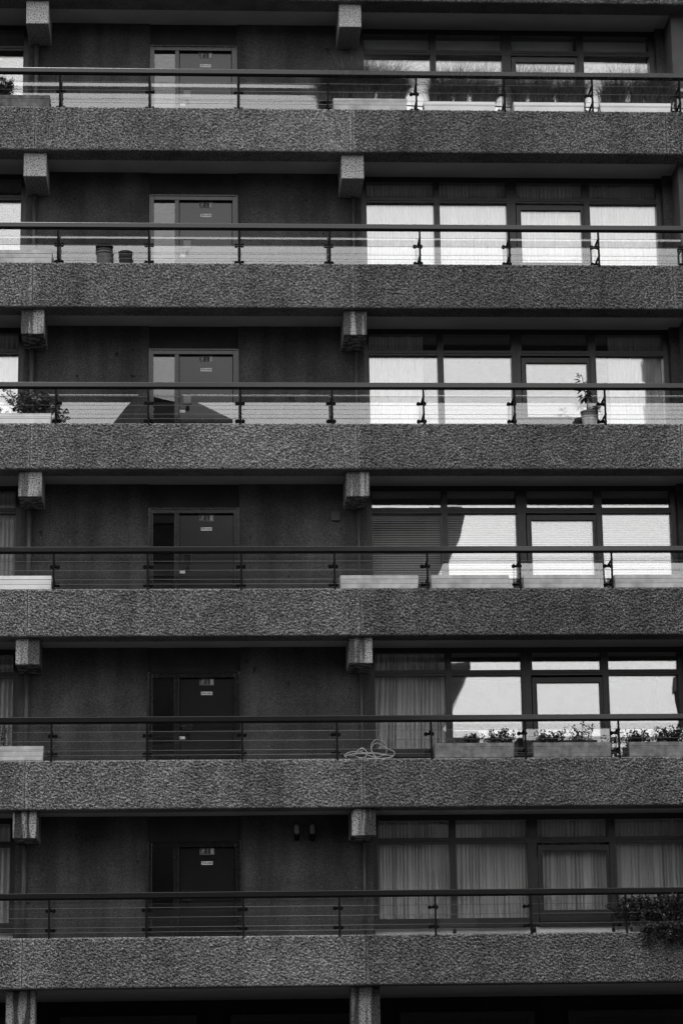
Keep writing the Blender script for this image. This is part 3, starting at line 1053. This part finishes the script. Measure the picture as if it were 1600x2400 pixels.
def grass(label, x0, x1, zb, seed, n=4, blades=300, hmax=0.62):
    r = random.Random(seed)
    t = thing("ornamental_grass", label, "grass", ((x0 + x1) / 2, 0.2, zb), "grasses in the top planters")
    for c in range(n):
        mb = MB()
        cx = x0 + (c + 0.5) * (x1 - x0) / n + r.uniform(-0.05, 0.05)
        lean_c, h_c = r.gauss(0.12, 0.16), r.uniform(0.82, 1.08)
        for b_ in range(blades):
            p = Vector((cx + r.gauss(0, 0.042), 0.2 + r.gauss(0, 0.032), zb))
            hh = hmax * r.uniform(0.4, 1.0)
            if r.random() < 0.08:
                hh *= 1.25
            hh *= h_c
            a = r.gauss(lean_c, 0.50)
            dy = r.gauss(-0.05, 0.25)
            w = r.uniform(0.0016, 0.0034)
            prev = None
            side = Vector((1, r.gauss(0, 0.5), 0)).normalized()
            for q in range(6):
                u = q / 5
                pt = p + Vector((a * hh * (0.30 * u + 0.85 * u * u * u), dy * hh * (0.4 * u + 0.6 * u * u), hh * (u - 0.42 * abs(a) * u ** 3)))
                ww = w * (1 - 0.8 * u)
                l_, r_ = pt - side * ww, pt + side * ww
                bi = len(mb.v)
                mb.v += [tuple(l_), tuple(r_)]
                if q:
                    mb.f.append((bi - 2, bi - 1, bi + 1, bi))
        add("clump", mb, 'grass', t)
    return t
zt = 0.17
grass("bushy grass arching over the rail above the leftmost pale planter", 6.02, 7.45, zt + 0.02, 1, 6, 1100, 0.92)
grass("upright grass tufts in the second planter of the top balcony", 7.80, 8.98, zt - 0.03, 2, 5, 800, 0.86)
grass("upright grass tufts in the third planter before the glazed door", 9.30, 10.50, zt - 0.03, 3, 5, 800, 0.86)
grass("grass tufts leaning right in the rightmost planter of the top balcony", 10.78, 12.0, zt - 0.03, 4, 5, 800, 0.86)

shrub("spiky_shrub", "dark spiky evergreen shrub in the weathered planter at the left of the top balcony", (0.72, 0.2, 0.19), 26, 0.38, 0.16, 60, 0.055, 0.007, 31, 'leaf_dark')
shrub("geranium", "bushy round-leaved geranium spilling from the whitish planter on the third balcony", (1.30, 0.18, Z(2) + 0.16), 60, 0.44, 0.21, 30, 0.045, 0.024, 32, 'leaf', droop=0.05)
shrub("trailing_plant", "round leaves hanging down beside the first post on the third balcony", (1.62, 0.2, Z(2) + 0.17), 6, 0.20, 0.05, 9, 0.05, 0.03, 33, 'leaf', lean=(0.14, -0.02), droop=0.32)
shrub("small_shrub", "low dark plant at the left picture edge of the third balcony", (0.72, 0.2, Z(2) + 0.16), 9, 0.13, 0.08, 26, 0.022, 0.010, 34, 'leaf_dark')
shrub("climber", "thin climbing plant on the rail at the left end of the fifth balcony", (0.86, 0.16, Z(4) + 0.21), 9, 0.48, 0.09, 24, 0.032, 0.012, 35, 'leaf')
shrub("weed", "wispy weed beside the first post on the fifth balcony", (1.56, 0.2, Z(4) + 0.02), 4, 0.25, 0.10, 12, 0.028, 0.012, 36, 'leaf', lean=(0.08, 0))
shrub("leafy_plant", "lowest dark bush, left of centre in the leftmost grey planter on the fifth balcony", (8.30, 0.2, Z(4) + 0.21), 14, 0.18, 0.06, 28, 0.036, 0.019, 37, 'leaf_dark', xs=(-0.12, 0.05))
shrub("leafy_plant", "straggly plant beside the post in the leftmost grey planter on the fifth balcony", (8.78, 0.2, Z(4) + 0.21), 20, 0.28, 0.06, 22, 0.036, 0.019, 38, 'leaf_dark', xs=(-0.22, 0.14))
shrub("leafy_plant", "low leafy plant at the left of the middle grey planter on the fifth balcony", (9.55, 0.2, Z(4) + 0.21), 20, 0.24, 0.06, 24, 0.036, 0.019, 39, 'leaf_dark', xs=(-0.2, 0.2))
shrub("leafy_plant", "tall thin stems at the right of the middle grey planter on the fifth balcony", (10.15, 0.2, Z(4) + 0.21), 12, 0.42, 0.06, 18, 0.036, 0.019, 40, 'leaf_dark', xs=(-0.24, 0.12))
shrub("leafy_plant", "bare stemmed plant between the last two grey planters on the fifth balcony", (10.62, 0.2, Z(4) + 0.12), 11, 0.36, 0.08, 15, 0.032, 0.016, 41, 'leaf_dark', xs=(-0.12, 0.2))
shrub("leafy_plant", "leafy plant at the left of the rightmost grey planter on the fifth balcony", (11.0, 0.2, Z(4) + 0.21), 14, 0.24, 0.06, 24, 0.036, 0.019, 42, 'leaf_dark', xs=(-0.1, 0.12))
shrub("leafy_plant", "densest leafy plant at the right picture edge of the fifth balcony", (11.42, 0.2, Z(4) + 0.21), 24, 0.30, 0.09, 28, 0.038, 0.020, 43, 'leaf_dark', xs=(-0.12, 0.25))
shrub("trailing_bush", "dense dark bush trailing over the concrete edge of the lowest balcony", (11.25, 0.06, Z(5) + 0.08), 210, 0.50, 0.13, 90, 0.032, 0.013, 44, 'leaf_dark', xs=(-0.72, 0.75), droop=0.06)
shrub("hanging_foliage", "trailing leaves hanging in front of the lowest balcony edge", (11.45, -0.02, Z(5) + 0.05), 150, 0.10, 0.12, 50, 0.032, 0.014, 45, 'leaf_dark', lean=(0, -0.07), xs=(-0.55, 0.7), droop=0.40)

# ------------------------------------------------------------------ pots
def pot_lathe(t, name, mat, cx, cy, z0, r0, r1, h, rim=0.03, bulge=0.01):
    mb = MB().lathe(cx, cy, [(r0, z0), (r0 + (r1 - r0) * 0.7, z0 + (h - rim) * 0.75), (r1 - 0.008, z0 + h - rim), (r1 + bulge, z0 + h - rim + 0.004), (r1 + bulge + 0.002, z0 + h), (r1 - 0.012, z0 + h), (r1 - 0.02, z0 + h - 0.03)])
    return add(name, mb, mat, t, smooth=False)
z = Z(1)
t = thing("pot_stack", "taller stack of nested plant pots with a black one on top, second balcony down", "plant pot", (2.41, 0.19, z), "plant pots on the second balcony")
pot_lathe(t, "lower_pot", 'pot', 2.41, 0.19, z, 0.118, 0.132, 0.235, 0.035)
pot_lathe(t, "middle_pot", 'pot', 2.41, 0.19, z + 0.2355, 0.122, 0.132, 0.032, 0.018)
pot_lathe(t, "top_pot", 'pot_dark', 2.41, 0.19, z + 0.268, 0.130, 0.130, 0.075, 0.045, 0.012)
t = thing("pot_stack", "shorter grey plant pot pair standing right of the taller stack", "plant pot", (2.76, 0.19, z), "plant pots on the second balcony")
pot_lathe(t, "lower_pot", 'pot_grey', 2.76, 0.19, z, 0.092, 0.110, 0.15, 0.03, 0.004)
pot_lathe(t, "upper_pot", 'pot_grey', 2.76, 0.19, z + 0.1505, 0.110, 0.114, 0.085, 0.04, 0.003)
z = Z(2)
t = thing("plant_pot", "pale pot with darker rim standing before the glazed door on the third balcony", "plant pot", (10.36, 0.18, z), "plant pots on the third balcony")
pot_lathe(t, "pot_body", 'pot_pale', 10.36, 0.18, z, 0.105, 0.127, 0.16, 0.02, 0.002)
pot_lathe(t, "pot_rim", 'pot', 10.36, 0.18, z + 0.1605, 0.130, 0.136, 0.085, 0.03, 0.004)
add("soil", MB().lathe(10.36, 0.18, [(0.11, z + 0.17), (0.11, z + 0.225)], 20), 'soil', t)
t = thing("plant_pot", "small dark pot tucked behind the pale pot on the third balcony", "plant pot", (10.20, 0.30, z), "plant pots on the third balcony")
pot_lathe(t, "pot_body", 'pot_grey', 10.20, 0.30, z, 0.05, 0.065, 0.16, 0.03, 0.003)
# avocado-like pot plant: one stem, long leaves in two whorls
r = random.Random(77)
t = thing("potted_plant", "tall single-stemmed plant with long drooping leaves rising from the pale pot", "plant", (10.34, 0.18, z + 0.2), "balcony plants")
st, lf = MB(), MB()
pts = [Vector((10.34, 0.18, z + 0.2)), Vector((10.335, 0.18, z + 0.42)), Vector((10.30, 0.17, z + 0.62)), Vector((10.275, 0.17, z + 0.80)), Vector((10.255, 0.17, z + 0.88))]
st.tube(pts, [0.009, 0.008, 0.007, 0.005, 0.003], 7)
add("stem", st, 'stem', t, smooth=True)
for (zz, n_, L, W, dr) in ((0.52, 30, 0.13, 0.024, -0.75), (0.60, 16, 0.14, 0.020, -0.3), (0.76, 8, 0.12, 0.018, -0.1), (0.86, 8, 0.09, 0.014, 0.3)):
    for i in range(n_):
        a = r.random() * 6.283
        u = zz + r.uniform(-0.05, 0.04)
        px = 10.34 - (u - 0.2) * 0.12
        d = Vector((math.cos(a), math.sin(a), dr + r.gauss(0, 0.3)))
        leaf_quad(lf, Vector((px + 0.03 * math.cos(a), 0.175 + 0.03 * math.sin(a), z + u)), d, Vector((0, 0, 1)), L * r.uniform(0.7, 1.15), W)
add("foliage", lf, 'leaf_dark', t)
shrub("herb", "low leafy herb filling the right of the pale pot", (10.44, 0.16, z + 0.225), 16, 0.11, 0.05, 16, 0.03, 0.012, 46, 'leaf')

# ------------------------------------------------------------------ garden hose (fifth balcony)
z = Z(4)
rr = random.Random(5)
pts = []
def loop(cx, cz, rx, rz, a0, a1, y0, y1, n=26, tilt=0.0):
    for i in range(n):
        u = i / (n - 1)
        a = math.radians(a0 + (a1 - a0) * u)
        ex, ez = rx * math.cos(a), rz * math.sin(a)
        pts.append(Vector((cx + ex * math.cos(tilt) - ez * math.sin(tilt), y0 + (y1 - y0) * u, max(z + cz + ex * math.sin(tilt) + ez * math.cos(tilt), z + 0.012))))
loop(6.42, 0.03, 0.18, 0.10, 180, 60, 0.12, 0.16)
loop(6.70, 0.10, 0.22, 0.06, 120, 300, 0.16, 0.12, tilt=-0.3)
loop(6.80, 0.17, 0.125, 0.155, 230, -60, 0.12, 0.2, 34, 0.25)
loop(6.88, 0.085, 0.17, 0.07, 200, 430, 0.2, 0.14, 34, 0.1)
loop(6.78, 0.15, 0.10, 0.115, 60, 330, 0.14, 0.22, 34, 0.2)
loop(6.62, 0.06, 0.30, 0.055, 10, 190, 0.2, 0.14, 30)
loop(6.52, 0.09, 0.09, 0.08, 190, -130, 0.14, 0.10, 30, 0.3)
loop(6.72, 0.05, 0.30, 0.04, 180, 380, 0.10, 0.16, 34)
loop(6.60, 0.045, 0.34, 0.05, 30, 200, 0.16, 0.11, 34)
def chaikin(p, n):
    for _ in range(n):
        q = [p[0]]
        for a, b in zip(p[:-1], p[1:]):
            q += [a * 0.75 + b * 0.25, a * 0.25 + b * 0.75]
        q.append(p[-1])
        p = q
    return p
sm = pts[:]
for _ in range(4):
    sm = [sm[0]] + [(sm[i - 1] + sm[i] * 2 + sm[i + 1]) / 4 for i in range(1, len(sm) - 1)] + [sm[-1]]
hs = thing("garden_hose", "pale garden hose lying in loose coils below the curtain on the fifth balcony", "hose", (6.66, 0.15, z))
add("tube", MB().tube(sm, 0.0068, 8), 'hose', hs, smooth=True)
add("nozzle", MB().tube([sm[0], sm[0] + Vector((-0.02, -0.01, 0.03)), sm[0] + Vector((-0.03, -0.015, 0.06))], [0.013, 0.014, 0.009], 10), 'pot_dark', hs, smooth=True)

# ------------------------------------------------------------------ wall box and wall lamps
z = Z(3)
t = thing("wall_box", "small grey louvred box fixed to the wall beside the beam on the fourth balcony", "vent box", (6.21, WALL, z + 1.33))
add("case", MB().box(6.145, 6.285, WALL - 0.055, WALL - 0.001, z + 1.345, z + 1.505), 'box', t, bevel=0.008)
for i in range(4):
    add("louvre", MB().box(6.165, 6.265, WALL - 0.064, WALL - 0.0555, z + 1.368 + i * 0.034, z + 1.384 + i * 0.034), 'pipe', t)
z = Z(5)
for lx, w_ in ((5.52, "left"), (5.77, "right")):
    t = thing("wall_lamp", "%s one of two unlit capsule wall lamps above the lowest balcony" % w_, "wall lamp", (lx, WALL, z + 1.55), "capsule wall lamps")
    pf = [(0.012, z + 1.655), (0.036, z + 1.67), (0.042, z + 1.70), (0.042, z + 1.775), (0.036, z + 1.805), (0.012, z + 1.82)]
    add("diffuser", MB().lathe(lx, WALL - 0.055, pf, 18), 'lamp', t, smooth=True)
    add("holder", MB().lathe(lx, WALL - 0.055, [(0.028, z + 1.56), (0.040, z + 1.575), (0.046, z + 1.654)], 18), 'clamp', t, smooth=True)
    add("back_plate", MB().box(lx - 0.03, lx + 0.03, WALL - 0.02, WALL - 0.001, z + 1.56, z + 1.66), 'clamp', t)

# ------------------------------------------------------------------ buildings across the court (behind the camera; the windows mirror them)
t = thing("opposite_block", "dark slab block with balconies across the court, mirrored in the windows", "building", (0, -75, GROUND))
add("wall", MB().box(-75, 15.2, -95, -75, GROUND, 11.2), 'opp', t)  # left end extended out of view to block low sky and darken the facade walls
add("parapet", MB().box(-75.1, 15.4, -95.1, -74.9, 11.2, 12.1), 'opp_edge', t)
tw = MB().prism_y([(-0.9, 12.1), (-0.6, 15.2), (0.75, 17.0), (1.6, 17.9), (2.9, 17.6), (5.7, 16.2), (5.75, 12.1)][::-1], -84, -76)
add("roof_tower", tw, 'opp', t)
for i in range(8):
    z0 = 9.5 - 3.8 * i
    if z0 < GROUND:
        break
    cv = [(15.0, z0 - 0.1), (15.6, z0 + 0.05), (16.25, z0 + 0.55), (16.6, z0 + 1.1), (16.78, z0 + 1.7), (16.82, z0 + 2.2), (16.75, z0 + 2.5), (15.0, z0 + 2.5)]
    add("balcony", MB().prism_y(cv[::-1], -90, -74), 'opp_edge', t)
    add("window_band", MB().box(-74.5, 14.8, -74.99, -74.95, z0 - 1.25, z0 + 0.2), 'opp_glass', t)
t = thing("opposite_low_block", "low dark block closing the far side of the court", "building", (40, -110, GROUND))
add("wall", MB().box(15.5, 75, -128, -110, GROUND, 3.6), 'opp', t)
add("parapet", MB().box(15.4, 75.1, -128.1, -109.9, 3.6, 4.5), 'opp_edge', t)
add("plant_room", MB().box(24, 29, -122, -114, 4.5, 6.4), 'opp', t)
add("plant_room", MB().prism_y([(16.5, 4.5), (16.7, 6.0), (17.6, 6.9), (18.8, 6.9), (19.6, 6.2), (19.8, 4.5)][::-1], -122, -112), 'opp', t)
t = thing("opposite_tower", "tall dark tower at the right across the court", "building", (48, -90, GROUND))
add("wall", MB().box(37.0, 62, -112, -90, GROUND, 40), 'opp', t)
for i in range(18):
    z0 = GROUND + 3 + i * 3
    add("balcony", MB().box(36.85, 62.2, -112.2, -89.4, z0, z0 + 1.1), 'opp_edge', t)
